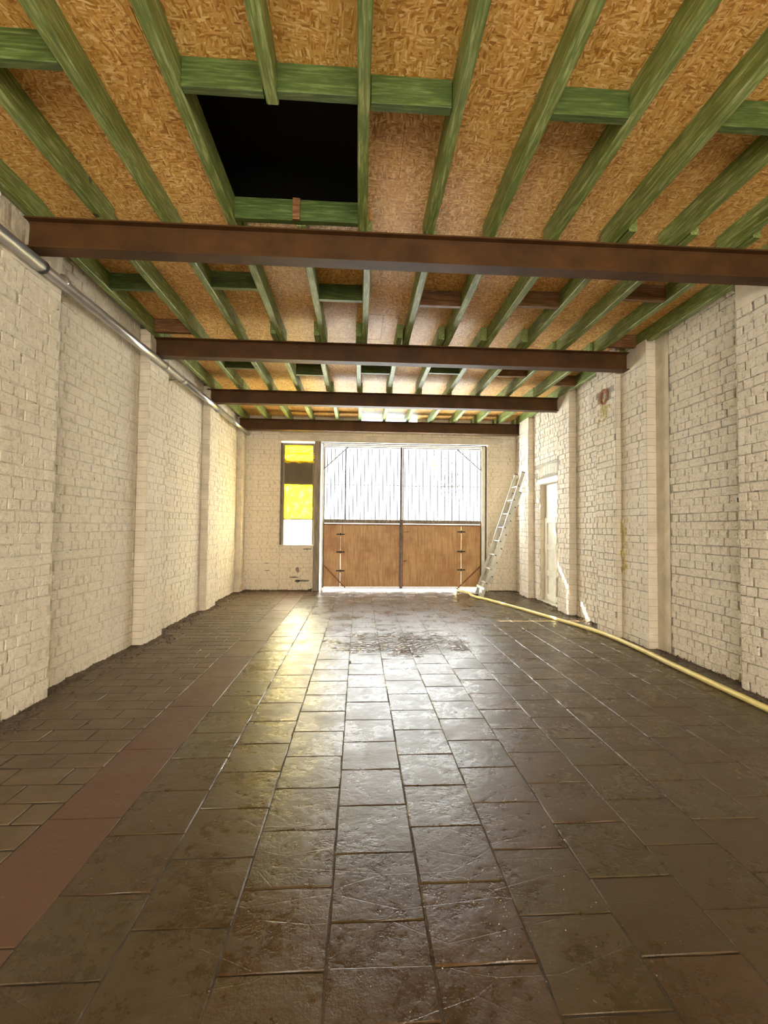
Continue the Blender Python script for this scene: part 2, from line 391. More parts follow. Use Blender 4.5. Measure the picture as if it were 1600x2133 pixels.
# ---- left wall (u = +Y)
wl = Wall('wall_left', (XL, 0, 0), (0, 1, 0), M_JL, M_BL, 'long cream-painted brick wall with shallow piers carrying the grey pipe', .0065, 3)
PL = [(2.93, 3.53), (5.0, 5.48), (7.0, 7.45), (8.93, YE)]
dP = XLP-XL
wl.rect(YBACK, 1.2, 0, ZW, 0, .12, False)
wl.rect(1.2, PL[0][0], 0, ZW, 0, .04)
prev = None
for i, (a, b) in enumerate(PL):
    wl.rect(a, b, 0, 3.06, dP, .03); wl.rect(a, b, 3.06, ZT+.05, dP+.004, .03, False, .012); wl.ret(a, 0, ZT+.05, 0, dP)
    if b < YE: wl.ret(b, 0, ZT+.05, 0, dP)
    wl.soffit(a, b, ZT+.05, 0, dP)
    wl.rect(a, b, ZT+.05, ZW, 0, .05, False)
    if i < 3: wl.rect(b, PL[i+1][0], 0, ZW, 0, .03)
W_LEFT = wl.finish()
# ---- right wall (u = -Y)
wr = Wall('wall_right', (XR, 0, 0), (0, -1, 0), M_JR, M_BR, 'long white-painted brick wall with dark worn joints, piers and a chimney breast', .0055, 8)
PR = [(3.02, 3.58, XR-XRP), (4.77, 5.26, XR-XRP), (5.26, 5.72, XR-3.10), (6.60, 7.02, XR-XRP), (8.25, 8.72, XR-XRP)]
D2 = (7.10, 7.95, 2.10)     # walled-in side door: y0, y1, top
def rr(y0, y1, v0, v1, d=0, res=.03, br=True): wr.rect(-y1, -y0, v0, v1, d, res, br)
wr.skip = [(-8.03, -6.99, 2.20, 2.40), (-5.60, -5.46, 2.93, 3.04)]
rr(YBACK, 1.2, 0, ZW, 0, .12, False); rr(1.2, PR[0][0], 0, ZW, 0, .04)
for i, (a, b, d) in enumerate(PR):
    rr(a, b, 0, 3.16 if i != 2 else ZT+.14, d)
    if i != 2: rr(a, b, 3.16, ZT+.02, d+.004, .03, False)
    top = ZT+(.02 if i != 2 else .14)
    wr.ret(-a, 0, top, 0, d); wr.ret(-b, 0, top, 0, d); wr.soffit(-b, -a, top, 0, d)
    rr(a, b, top, ZW, 0, .05, False)
rr(3.58, 4.56, 0, ZW); wr.rect(-4.77, -4.56, 0, ZW, .006, .03, False); rr(5.72, 6.60, 0, ZW)
rr(7.02, D2[0], 0, ZW); rr(D2[0], D2[1], D2[2], ZW); rr(D2[1], 8.25, 0, ZW); rr(8.72, YE, 0, ZW)
wr.ret(-D2[0], 0, D2[2], -.12, 0); wr.ret(-D2[1], 0, D2[2], -.12, 0); wr.soffit(-D2[1], -D2[0], D2[2], -.12, 0)
W_RIGHT = wr.finish()
# ---- end wall (u = +X)
WX0, WX1, WZ0, WZ1 = -1.61, -.93, .92, 3.00
DX0, DX1, DZ1 = -.93, 2.66, 3.02
SX0, SX1, SZ0, SZ1 = -.06, 1.20, 3.40, 3.545
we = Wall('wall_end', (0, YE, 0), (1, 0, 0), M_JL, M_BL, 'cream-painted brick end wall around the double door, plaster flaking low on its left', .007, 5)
we.rect(XL-.1, WX0, 0, 3.04); we.rect(WX0, WX1, 0, WZ0, 0, .03, True, .010)
we.rect(DX1, XR+.1, 0, 3.04)
we.rect(XL-.1, XR+.1, 3.17, SZ0); we.rect(XL-.1, SX0, SZ0, ZW, 0, .05); we.rect(SX1, XR+.1, SZ0, ZW, 0, .05); we.rect(SX0, SX1, SZ1, ZW, 0, .05, False)
we.rect(XL-.1, -1.66, 3.04, 3.17); we.rect(2.90, XR+.1, 3.04, 3.17)
W_END = we.finish()
# soldier course arch above the side door, and its lintel
rng = np.random.default_rng(4)
for k in range(15):
    y = 8.0 - k*.068; z = 2.285 + .05*math.sin(math.pi*(k+.5)/15)
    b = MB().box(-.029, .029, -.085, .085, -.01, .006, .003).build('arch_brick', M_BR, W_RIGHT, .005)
    b.location = (-y, z, .002); b.rotation_euler = (0, 0, (k-7)*.035)
MB().box(-8.08, -7.08, 2.10, 2.19, -.1, .012, .004).build('door_lintel', M_WHITE, W_RIGHT, .006)
# flue hole with broken plaster in the chimney breast
cb = MB(); n = 16
ring = lambda r, d, s: [(-5.53+r*math.cos(t)*(1+.12*math.sin(3*t+s)), 2.985+r*1.15*math.sin(t)*(1+.1*math.cos(2*t+s)), d) for t in (2*math.pi*i/n for i in range(n))]
R0, R1, R2, R3 = ring(.105, XR-3.10+.003, 0), ring(.075, XR-3.10+.014, 1), ring(.055, XR-3.10+.006, 2), ring(.04, XR-3.10-.1, 2)
vs = R0+R1+R2+R3; fs = [(a*n+i, a*n+(i+1) % n, (a+1)*n+(i+1) % n, (a+1)*n+i) for a in range(3) for i in range(n)]
cb.add(vs, fs).build('flue_ring', M_CLAY, W_RIGHT, 0, True)
MB().add([(a_, b_, c_+.06) for a_, b_, c_ in R3]+[(a_, b_, c_-.0) for a_, b_, c_ in R3], [tuple(range(n))]+[(i, (i+1) % n, n+(i+1) % n, n+i) for i in range(n)]).build('flue_hole', M_DARK, W_RIGHT)  # near-black cap painted as the shade inside the flue
ch = MB()
for k in range(26):
    y = 5.53+random.gauss(0, .05); z = 2.83+random.gauss(0, .05)
    ch.box(-y-.02, -y+.02, z-.018, z+.018, XR-3.10-.002, XR-3.10+.010, .008)
tag(ch.build('flaked_plaster', plain('yellowed_plaster', (.62, .52, .24), .8, 0, .25, 30, .8, .006), W_RIGHT, .003), 'yellowed flaking plaster under the flue hole')
fl2 = MB(); rnd = random.Random(5)
for k in range(40):
    y = 5.20+rnd.gauss(0, .022); z = rnd.uniform(.80, 1.42); w_ = rnd.uniform(.006, .016)
    fl2.box(-y-w_, -y+w_, z-.03, z+.03, XR-XRP-.002, XR-XRP+.009, .008)
fl2.build('flaked_plaster', bpy.data.materials['yellowed_plaster'], W_RIGHT, .002)
MB().box(-3.70, -3.60, 1.545, 1.585, -.02, .02, .006).build('iron_stub', M_BLACK, W_RIGHT, .004)
ep = MB()       # bare grey patches low on the end wall
for (x, z, w_, h_) in ((-1.24, .42, .045, .05), (-1.30, .27, .10, .016), (-1.12, .20, .16, .02), (-1.24, .19, .05, .03), (-1.86, .55, .05, .008), (-1.85, .40, .07, .008), (-1.05, .84, .10, .014)):
    n = 9; pts = [(x+w_*math.cos(t)*rnd.uniform(.6, 1.2), z+h_*math.sin(t)*rnd.uniform(.6, 1.3), .0085) for t in (2*math.pi*i/n for i in range(n))]
    ep.add(pts+[(a_, b_, -.01) for a_, b_, c_ in pts], [tuple(range(n))]+[(i, (i+1) % n, n+(i+1) % n, n+i) for i in range(n)])
tag(ep.build('bare_patch', plain('bare_cement', (.30, .26, .19), .9, 0, .3, 30, .8, .006), W_END), 'bare grey patches where the paint has flaked')
# outer shells so that daylight comes only through the openings
sh = MB().box(XL-.32, XL-.03, YBACK, YE+.07, 0, 3.7).build('outer_skin', M_PLAST, W_LEFT); sh.matrix_parent_inverse = W_LEFT.matrix_world.inverted()
sh = MB().box(XR+.14, XR+.4, YBACK, YE+.07, 0, 3.7).box(XR+.02, XR+.15, YBACK, D2[0]-.01, 0, 3.7).box(XR+.02, XR+.15, D2[1]+.01, YE+.07, 0, 3.7).box(XR+.02, XR+.15, D2[0]-.01, D2[1]+.01, D2[2]+.01, 3.7).build('outer_skin', M_PLAST, W_RIGHT); sh.matrix_parent_inverse = W_RIGHT.matrix_world.inverted()
e = MB(); y0, y1 = YE+.02, YE+.06
e.box(XL-.3, WX0, y0, y1, 0, 3.7).box(WX0, WX1, y0, y1, 0, WZ0).box(DX1, XR+.3, y0, y1, 0, 3.7).box(WX0, DX1, y0, y1, 3.04, SZ0).box(WX0, SX0, y0, y1, SZ0, 3.7).box(SX1, DX1, y0, y1, SZ0, 3.7).box(SX0, SX1, y0, y1, SZ1, 3.7)
sh = e.build('outer_skin', M_PLAST, W_END); sh.matrix_parent_inverse = W_END.matrix_world.inverted()
# rear wall (behind the camera), its doorway made up to hold the fill lamp
rb = MB().box(XL-.3, -2.1, YBACK-.2, YBACK, 0, 3.7).box(2.7, XR+.4, YBACK-.2, YBACK, 0, 3.7).box(-2.1, 2.7, YBACK-.2, YBACK, 3.0, 3.7).build('wall_rear', M_PLAST)
tag(rb, 'plain plastered rear wall behind the viewer with a wide doorway added for the fill lamp', 'wall', kind='structure')
# lintel over window and door
tr = MB().box(-1.66, 2.90, YE-.035, YE+.05, 3.035, 3.175, .004).build('trim_1', M_PLAST, None, .01)
tag(tr, 'long painted concrete lintel above the window and double door', 'lintel', kind='structure')

# ---------------------------------------------------------------- floor
TXP, TYP = .318, .310
fl = MB().box(XL-.3, XR+.4, YBACK, YE+.1, -.10, -.0028)
FLOOR = fl.build('floor', M_GROUT); tag(FLOOR, 'damp brown tiled floor with staggered square tiles and a reddish strip', 'floor', kind='structure')
def tile_geo(w, h, rng, n=3, ch=.006, rough=.0015):
    """top grid with a chamfered skirt"""
    xs = [-w/2, -w/2+ch] + [-w/2+ch+(w-2*ch)*i/n for i in range(1, n)] + [w/2-ch, w/2]
    ys = [-h/2, -h/2+ch] + [-h/2+ch+(h-2*ch)*i/n for i in range(1, n)] + [h/2-ch, h/2]
    N = len(xs); tx, ty = rng.uniform(-.004, .004, 2); lift = rng.uniform(-.0012, .0012); vs = []
    for j, y in enumerate(ys):
        for i, x in enumerate(xs):
            ed = i in (0, N-1) or j in (0, N-1)
            k = .985 if (i in (0, N-1) and j in (0, N-1)) else 1
            jx, jy = (rng.uniform(-.0035, .0025, 2) if ed else (0, 0))
            vs.append((x*k+jx, y*k+jy, (-.003 if ed else lift+tx*x+ty*y+rng.uniform(-rough, rough))))
    return vs, [(j*N+i, j*N+i+1, (j+1)*N+i+1, (j+1)*N+i) for j in range(N-1) for i in range(N-1)]
tiles = []; X0 = -.400
for k in range(-3, 12):
    xa = X0 + k*TXP
    if k == -3: continue
    xb = min(xa+TXP, XR-.02)
    if xb-xa < .08: continue
    off = 1.985 if (k % 2 == 0) else 2.145
    j0 = int(math.floor((-1.0-off)/TYP))
    y = off+j0*TYP
    while y < YE+.05:
        tiles.append(((xa+xb)/2, y+TYP/2, xb-xa-.004, TYP-.004, 0)); y += TYP
y = -1.0
while y < YE:       # the reddish strip, in long slabs
    tiles.append((X0-2.5*TXP, y+.31, TXP-.004, .616, 1)); y += .62
rng = np.random.default_rng(21)
r = 0; y = 2.065-21*.155
while y < YE:       # brick-sized pavers against the left wall
    x = -1.354; first = True
    while x > XL+.0:
        w = .277 if not (first and r % 2) else .14
        xa = max(x-w, XL-.02)
        if x-xa > .05: tiles.append(((x+xa)/2, y+.0775, x-xa-.008, .147, 2))
        x -= w; first = False
    y += .155; r += 1
scs = []
for t in tiles:
    p = project((t[0], t[1], 0))
    scs.append(0 if p is None or not (-60 < p[0] < 1660 and p[1] < 2200) else t[2]*t[3]/p[2]**3)
order = sorted(range(len(tiles)), key=lambda i: -scs[i]); sing = set(order[:300])
mats = (M_TILE, M_SLAB, M_PAVER); bigs = [([], [], []) for _ in range(3)]
for i, t in enumerate(tiles):
    worn = math.hypot((t[0]-.45)*.75, t[1]-5.1) < .8
    vs, fs = tile_geo(t[2], t[3], rng, 3 if t[4] < 2 else 2, .004, .0008 if not worn else .0025)
    if t[4] == 2: vs = [(a, b, c+.5*rng.uniform(-.003, .003)) for a, b, c in vs]
    rv = float(rng.uniform(0, 1))
    if i in sing:
        me = bpy.data.meshes.new('tile'); me.from_pydata(vs, [], fs); me.update()
        at = me.attributes.new('rnd', 'FLOAT', 'FACE'); at.data.foreach_set('value', [rv]*len(fs))
        o = link('tile' if t[4] == 0 else ('slab' if t[4] == 1 else 'paver'), me, mats[t[4]], FLOOR, False); o.location = (t[0], t[1], 0)
    else:
        V, F, A = bigs[t[4]]; n = len(V)
        V += [(a+t[0], b+t[1], c) for a, b, c in vs]; F += [tuple(q+n for q in f) for f in fs]; A += [rv]*len(fs)
for nm, mm, (V, F, A) in zip(('tiles', 'slabs', 'pavers'), mats, bigs):
    if not V: continue
    me = bpy.data.meshes.new(nm); me.from_pydata(V, [], F); me.update()
    at = me.attributes.new('rnd', 'FLOAT', 'FACE'); at.data.foreach_set('value', A)
    tag(link(nm, me, mm, FLOOR, False), kind='stuff')

# ---------------------------------------------------------------- ceiling: boards, joists, blocking
CEIL = empty('ceiling', (0, 0, ZO)); tag(CEIL, 'strand-board ceiling on green-stained timber joists with an open square hatch', 'ceiling', kind='structure')
def ch_(mb, name, m, bevel=0, smooth=False):
    mb.v = [(x, y, z-ZO) for x, y, z in mb.v]; return mb.build(name, m, CEIL, bevel, smooth)
HX0, HX1, HY0, HY1 = -.885, -.03, 2.175, 3.092
rows = [-3.5+.6245*k for k in range(22)]; shift = 0
# joint lines observed at y = 2.19, 2.82, ...
ys = [2.195 + .6245*k for k in range(-11, 13)]
for k in range(len(ys)-1):
    ya, yb = ys[k]+.0012, ys[k+1]-.0012
    if ya > YE: break
    if ya < -4.7: continue
    yb = min(yb, YE+.02)
    xs = [XL-.02] + [x for x in (np.arange(-8, 8)*2.5 + (.23 if k % 2 else -1.02)) if XL < x < XR] + [XR+.02]
    for a, b in zip(xs[:-1], xs[1:]):
        zj = random.uniform(0, .0015)
        segs = [(a+.001, b-.001, ya, yb)]
        if yb > HY0 and ya < HY1:
            new = []
            for (p, q, s_, t_) in segs:
                if q <= HX0 or p >= HX1: new.append((p, q, s_, t_)); continue
                if p < HX0: new.append((p, HX0, s_, t_))
                if q > HX1: new.append((HX1, q, s_, t_))
                p2, q2 = max(p, HX0), min(q, HX1)
                if s_ < HY0: new.append((p2, q2, s_, HY0))
                if t_ > HY1: new.append((p2, q2, HY1, t_))
            segs = new
        for (p, q, s_, t_) in segs:
            if q-p > .02 and t_-s_ > .02: ch_(MB().box(p, q, s_, t_, ZO+zj, ZO+.018+zj), 'board', M_OSB)
JW = .064
def joist(x, y0, y1, m=M_GREEN, w=JW):
    n = max(2, int((y1-y0)/.25)); mb = MB(); b = [random.uniform(-.003, .003) for _ in range(2)]
    vs = []
    for i in range(n+1):
        y = y0+(y1-y0)*i/n; dx = .003*math.sin(y*2+x*5); wz = .002*math.sin(y*3.1+x*9)
        hw = w/2+.0015*math.sin(y*5+x)
        for sx, z in ((-1, ZT+wz+.006), (-.82, ZT+wz), (.82, ZT+wz), (1, ZT+wz+.006), (1, ZO), (-1, ZO)):
            vs.append((x+dx+sx*hw, y, z))
    fs = [(i*6+k, i*6+(k+1) % 6, (i+1)*6+(k+1) % 6, (i+1)*6+k) for i in range(n) for k in range(6)]
    fs += [tuple(range(6)), tuple(n*6+5-k for k in range(6))]
    return ch_(mb.add(vs, fs), 'joist', m)
B1 = [-2.27, -1.80, -1.365, -.912, 0, .472, .925, 1.385, 1.825, 2.285, 2.74, 3.20]
for x in B1: joist(x, YBACK, 3.23)
joist(-.458, YBACK, 2.20)
B2 = [-2.285, -1.835, -1.365, -.897, -.430, .036, .512, .972, 1.443, 1.905, 2.36, 2.82, 3.205]
B3 = [-2.28, -1.85, -1.385, -.935, -.49, -.030, .426, .890, 1.372, 1.86, 2.33, 2.79, 3.185]
B4 = [-2.28, -1.84, -1.40, -.96, -.455, -.008, .466, .930, 1.40, 1.86, 2.33, 2.78, 3.19]
def clear(xs, others, dx):    # keep lapped joists side by side
    out = []
    for x in xs:
        for o in others:
            if abs(x-o) < JW+.001: x = o + (JW+.002)*(1 if dx > 0 else -1)
        out.append(x)
    return out
B2L = clear(B2, B1, 1)
for x2, x in zip(B2L, B2): joist(x, 3.235 if abs(x-x2) > .001 else (3.10 if abs(x+.43) < .01 else 3.0), 5.20)
B3L = clear(B3, B2, -1)
for x, xl in zip(B3, B3L):
    joist(min(max(xl, -2.33), 3.2) if abs(xl-x) < .03 else x, 4.90 if abs(xl-x) < .03 else 5.21, 6.95)
for x in B4: joist(x, 6.955, YE-.01)
def block(x0, x1, y, m=M_GREENX, t=.045, z0=0): return ch_(MB().box(x0, x1, y-t, y, ZT+z0+.003, ZO, .0015), 'blocking', m, .002)
def gap(xs, a):   # clear span between joists around a
    l = max(x for x in xs if x < a); r = min(x for x in xs if x > a); return l+JW/2+.001, r-JW/2-.001
for a, y in ((-1.6, 2.10), (.25, 2.205), (1.15, 2.20), (2.05, 2.21), (3.0, 2.22)): block(*gap(B1, a), y)
block(-.879, -.492, 2.175); block(-.425, -.033, 2.175)
block(-.879, -.033, 3.095)
for xs, items in ((B2, ((-2.1, 4.11, 0), (-1.1, 4.02, 0), (-.2, 4.16, 0), (.75, 4.20, 1), (1.65, 4.14, 1), (2.6, 3.95, 1))),
                  (B3, ((-1.6, 6.07, 0), (-.7, 6.26, 0), (.2, 6.12, 0), (1.1, 6.04, 0), (2.1, 6.08, 1), (3.0, 6.41, 1)))):
    for a, y, b in items: block(*gap(xs, a), y, M_BROWNW if b else M_GREENX)
# short lapped stub at the far side of the hatch
o = block(-.482, -.430, 3.049, M_BROWNW, .018, -.004)
# packing over the ends of the second beam
for a in (-2.06, 3.0): 
    l, r_ = gap(B2, a); block(l, r_, 5.0, M_BROWNW, .05, .0)
# loft above the hatch, lined near-black to imitate its darkness
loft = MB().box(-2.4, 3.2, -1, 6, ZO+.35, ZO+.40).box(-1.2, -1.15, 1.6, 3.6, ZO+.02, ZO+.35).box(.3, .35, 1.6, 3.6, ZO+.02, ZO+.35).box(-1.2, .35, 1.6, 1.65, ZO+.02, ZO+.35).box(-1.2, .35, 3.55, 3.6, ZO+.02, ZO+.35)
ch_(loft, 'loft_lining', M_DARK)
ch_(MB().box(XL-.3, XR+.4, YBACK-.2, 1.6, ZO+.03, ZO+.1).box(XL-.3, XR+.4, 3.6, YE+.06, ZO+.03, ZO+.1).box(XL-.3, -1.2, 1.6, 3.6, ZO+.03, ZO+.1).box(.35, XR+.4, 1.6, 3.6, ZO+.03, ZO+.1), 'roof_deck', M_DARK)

# ---------------------------------------------------------------- steel beams
def ibeam(y, label, x0, x1):
    fw, t, wt = .115, .010, .008; h = ZT-ZB-.002; yc = y+fw/2
    prof = [(-fw/2, 0), (fw/2, 0), (fw/2, t), (wt/2+.012, t+.002), (wt/2, t+.014), (wt/2, h-t-.014), (wt/2+.012, h-t-.002), (fw/2, h-t), (fw/2, h), (-fw/2, h),
            (-fw/2, h-t), (-wt/2-.012, h-t-.002), (-wt/2, h-t-.014), (-wt/2, t+.014), (-wt/2-.012, t+.002), (-fw/2, t)]
    n = len(prof); vs = [(x, yc+a, ZB+b) for x in (x0, x1) for a, b in prof]
    fs = [(i, (i+1) % n, n+(i+1) % n, n+i) for i in range(n)] + [tuple(range(n-1, -1, -1)), tuple(n+i for i in range(n))]
    o = MB().add(vs, fs).build('steel_beam', M_BEAM); tag(o, label, 'beam', 'steel beams under the joists'); return o
ibeam(BEAM_Y[0], 'brown steel beam nearest the viewer, just beyond the open ceiling hatch', XLP-.05, XRP+.05)
ibeam(BEAM_Y[1], 'brown steel beam second from the viewer, meeting the pier beside the chimney breast', XLP-.05, XRP+.05)
ibeam(BEAM_Y[2], 'brown steel beam third from the viewer, between the second and the last', XLP-.05, XRP+.05)
ibeam(BEAM_Y[3], 'brown steel beam furthest away, directly in front of the door lintel', XLP-.05, XRP+.05)

# ---------------------------------------------------------------- double door
DOOR = empty('door_1', (0, YE, 0)); tag(DOOR, 'double door with frosted corrugated upper half and brown lower panels', 'door', kind='structure')
def dch(mb, name, m, parent=DOOR, bevel=0, smooth=False):
    mb.v = [(x, y-YE, z) for x, y, z in mb.v]; return mb.build(name, m, parent, bevel, smooth)
dch(MB().box(-.765, -.735, YE-.03, YE+.02, 0, 3.0), 'door_frame', M_WHITE, bevel=.003)
dch(MB().box(2.53, 2.60, YE-.03, YE+.02, 0, 3.0), 'door_frame', M_WHITE, bevel=.003)
dch(MB().box(2.60, 2.635, YE-.01, YE+.02, 0, 3.0), 'frame_gap', M_DKFRAME)
dch(MB().box(2.635, 2.665, YE-.03, YE+.02, 0, 3.0), 'door_frame', M_WHITE, bevel=.003)
dch(MB().box(-.735, 2.53, YE-.03, YE+.005, 2.955, 2.985), 'door_frame', M_WHITE, bevel=.003)
dch(MB().box(-.80, 2.635, YE-.02, YE+.01, 3.0, 3.02), 'frame_gap', M_DKFRAME)
def leaf(x0, x1, zt, mirror):
    L = dch(MB().box(x0, x0+.022, YE+.005, YE+.03, .05, 2.93).box(x1-.022, x1, YE+.005, YE+.03, .05, 2.93).box(x0, x1, YE+.005, YE+.03, 2.93, 2.948), 'door_leaf', M_DKFRAME)
    # corrugated sheet with its free wavy top edge below the rail
    xs0, xs1 = x0+.022, x1-.022; n = int((xs1-xs0)/.0095); vs = []; N = 14
    zr = [1.44, 1.7, 2.0, 2.35, 2.42, 2.5, 2.56, 2.62, 2.68, 2.74, 2.79, 2.83, 2.87, 2.915]
    for i in range(n+1):
        x = xs0+(xs1-xs0)*i/n
        for j in range(N): vs.append((x, YE+.018+.010*math.sin(2*math.pi*x/.076), zr[j]))
    def hole(i, j):
        if not mirror: return False
        x = xs0+(xs1-xs0)*(i+.5)/n; z = (zr[j]+zr[j+1])/2
        w = .032*min(1, max(0, (z-2.42)/.12)); return abs(x-1.555-.012*math.sin(z*40)) < w and 2.42 < z < 2.79
    fs = [(i*N+j, (i+1)*N+j, (i+1)*N+j+1, i*N+j+1) for i in range(n) for j in range(N-1) if not hole(i, j)]
    dch(MB().add(vs, fs), 'corrugated_sheet', M_SHEET, L, 0, True)
    dch(MB().box(x0+.022, x1-.022, YE-.002, YE+.012, 2.153 if not mirror else 2.148, 2.167 if not mirror else 2.162), 'glazing_rod', M_DKFRAME, L)
    xb = -.30 if not mirror else 2.03
    dch(MB().box(xb-.007, xb+.007, YE-.002, YE+.008, 1.45, 2.93), 'glazing_rod', M_DKFRAME, L)
    split = -.377 if not mirror else 2.113; gp = .0006 if not mirror else .0016
    for (a, b) in ((x0+.012, split-gp), (split+gp, x1-.012)):
        dch(MB().box(a, b, YE+.008, YE+.026, .075, 1.36), 'lower_panel', M_PANEL, L, .002)
    dch(MB().box(x0+.004, x1-.004, YE-.004, YE+.024, 1.375, 1.452, .002), 'middle_rail', M_POST, L, .003)
    dch(MB().box(x0+.004, x1-.004, YE-.010, YE+.024, 1.335, 1.362), 'middle_rail', M_RUST, L, .003)
    dch(MB().box(x0+.004, x1-.004, YE-.004, YE+.024, .050, .070), 'bottom_rail', M_RUST, L, .002)
    for z in ((1.145, .785, .403) if not mirror else (1.217, .812, .434)):
        dch(MB().box(split-.085, split+.085, YE-.004, YE+.008, z-.012, z+.012).tube([(split, YE-.008, z-.03), (split, YE-.008, z+.03)], .008, 8), 'hinge', M_BLACK, L)
    a, b = ((x0, .537), (-.262, .055)) if not mirror else ((x1, .525), (2.037, .055))
    dch(MB().bar((a[0], YE-.004, a[1]), (b[0], YE-.004, b[1]), .02, .045, (0, 1, 0)), 'brace', M_RUST, L)
    a, b = ((x0, 2.476), (-.25, 2.93)) if not mirror else ((x1, 2.481), (2.014, 2.93))
    dch(MB().bar((a[0], YE-.004, a[1]), (b[0], YE-.004, b[1]), .02, .042, (0, 1, 0)), 'brace', M_DKFRAME, L)
    return L
L1 = leaf(-.735, .856, 2.93, False); L2 = leaf(.880, 2.53, 2.93, True)
dch(MB().box(.828, .872, YE-.028, YE-.002, .04, 2.95), 'meeting_stile', M_DKFRAME, L1, .003)
dch(MB().box(.874, .898, YE-.022, YE+.004, .04, 1.46), 'meeting_stile', M_RUST, L2, .003)
dch(MB().bar((.885, YE-.03, 1.20), (1.02, YE-.03, 1.21), .012, .014).tube([(.90, YE-.03, .62), (.93, YE-.05, .60), (.98, YE-.05, .63)], .008, 8), 'door_latch', M_RUST, L2)
# post between window and door
p = MB().box(-.925, -.795, YE-.06, YE+.03, 0, 3.03, .004).build('trim_2', M_POST, None, .006)
tag(p, 'weathered grey post between the yellow-filmed window and the double door', 'post', kind='structure')
# ivy behind the cracked sheet
iv = MB(); random.seed(3)
for k in range(150):
    c = Vector((1.56+random.gauss(0, .10), YE+.32+random.uniform(0, .1), 2.60+random.gauss(0, .2))); a = Vector((random.gauss(0, 1), random.gauss(0, .5), random.gauss(0, 1))).normalized()*.035
    b = a.cross(Vector((random.gauss(0, .3), 1, random.gauss(0, .3)))).normalized()*.022
    iv.add([c-a, c-b*.9, c+a*.2-b, c+a, c+a*.2+b, c+b*.9-a*.1], [(0, 1, 2, 3), (0, 3, 4, 5)])
iv.tube([(1.56, YE+.38, 0), (1.6, YE+.38, 1.2), (1.56, YE+.38, 2.8)], .012, 6)
tag(iv.build('ivy', M_LEAF), 'green ivy outdoors, glimpsed through the crack in the right door sheet', 'ivy', kind='stuff')

# ---------------------------------------------------------------- windows
WIN = empty('window_1', (0, YE, 0)); tag(WIN, 'tall narrow window with yellow film, a dark board and a pale lowest pane', 'window', kind='structure')
dch(MB().box(WX0, WX0+.035, YE-.01, YE+.05, WZ0, WZ1), 'window_frame', M_DKFRAME, WIN)
dch(MB().box(WX0+.035, WX0+.075, YE+.015, YE+.05, WZ0, WZ1).box(-.965, -.925, YE+.015, YE+.05, WZ0, WZ1).box(WX0+.075, -.965, YE+.015, YE+.05, 2.955, WZ1).box(WX0+.075, -.965, YE+.015, YE+.05, 1.435, 1.455), 'window_frame', M_POST, WIN)
dch(MB().box(-1.232, -1.222, YE+.02, YE+.04, WZ0, 1.44), 'glazing_bar', M_DKFRAME, WIN)
dch(MB().box(WX0-.02, -.93, YE-.03, YE+.05, WZ0-.025, WZ0+.004, .004), 'window_sill', M_PLAST, WIN, .004)
def film(x0, x1, z0, z1, name, m, y, amp=.008, seed=0, tear=0):
    n, k = 26, 26; vs = []
    for j in range(k+1):
        for i in range(n+1):
            u, w = i/n, j/k
            zz = z0+(z1-z0)*w - tear*(1-w)*(1-u)*0
            if j == 0: zz += tear*mn.noise(Vector((u*5, seed, 1)))
            vs.append((x0+(x1-x0)*u, y+amp*(mn.noise(Vector((u*4+seed, w*5, 0)))+.7*abs(mn.noise(Vector((u*7+w*5+seed, w*3, 2))))), zz))
    dch(MB().add(vs, [(j*(n+1)+i, j*(n+1)+i+1, (j+1)*(n+1)+i+1, (j+1)*(n+1)+i) for j in range(k) for i in range(n)]), name, m, WIN, 0, True)
film(-1.535, -.955, 2.78, 2.955, 'yellow_film', M_YELLOW, YE+.028, .02, 1, .01)
film(-1.535, -.930, 2.60, 2.80, 'yellow_film', M_YELLOW, YE+.012, .012, 4, .03)
dch(MB().box(-1.535, -.95, YE+.030, YE+.042, 2.15, 2.66, .003), 'dark_board', M_DKBOARD, WIN)
film(-1.535, -.965, 1.455, 2.155, 'yellow_film', M_YELLOW, YE+.022, .02, 7)
film(-1.535, -.965, .925, 1.435, 'pane', M_NET, YE+.036, .002, 9)
W2 = empty('window_2', (0, YE, 0)); tag(W2, 'bright clerestory slot high in the end wall above the last beam', 'window', kind='structure')
dch(MB().box(SX0, SX1, YE+.03, YE+.036, SZ0, SZ1), 'pane', M_SKYL, W2)
dch(MB().box(SX0, SX0+.02, YE, YE+.05, SZ0, SZ1).box(SX1-.02, SX1, YE, YE+.05, SZ0, SZ1), 'window_frame', M_WHITE, W2)

# ---------------------------------------------------------------- side door in the right wall
D = empty('door_2', (XR+.1, 7.52, 0)); tag(D, 'cream-painted boarded side door recessed in the right wall', 'door', kind='structure')
def d2(mb, name, m, bevel=.004):
    mb.v = [(x-XR-.1, y-7.52, z) for x, y, z in mb.v]; return mb.build(name, m, D, bevel)
ya, yb = D2[0]+.01, D2[1]-.01
d2(MB().box(XR+.095, XR+.115, ya, yb, 0.02, 2.09), 'door_panel', M_WHITE)
for (a, b) in ((ya, ya+.09), (yb-.09, yb), ((ya+yb)/2-.05, (ya+yb)/2+.05)): d2(MB().box(XR+.070, XR+.094, a, b, .03, 1.50), 'door_stile', M_WHITE)
for z in (.10, .52, .98, 1.45):
    d2(MB().box(XR+.074, XR+.094, ya+.09, (ya+yb)/2-.05, z-.05, z+.05).box(XR+.074, XR+.094, (ya+yb)/2+.05, yb-.09, z-.05, z+.05), 'door_rail', M_WHITE)
d2(MB().box(XR+.0, XR+.115, ya, yb, 0, .03), 'door_sill', M_WHITE)

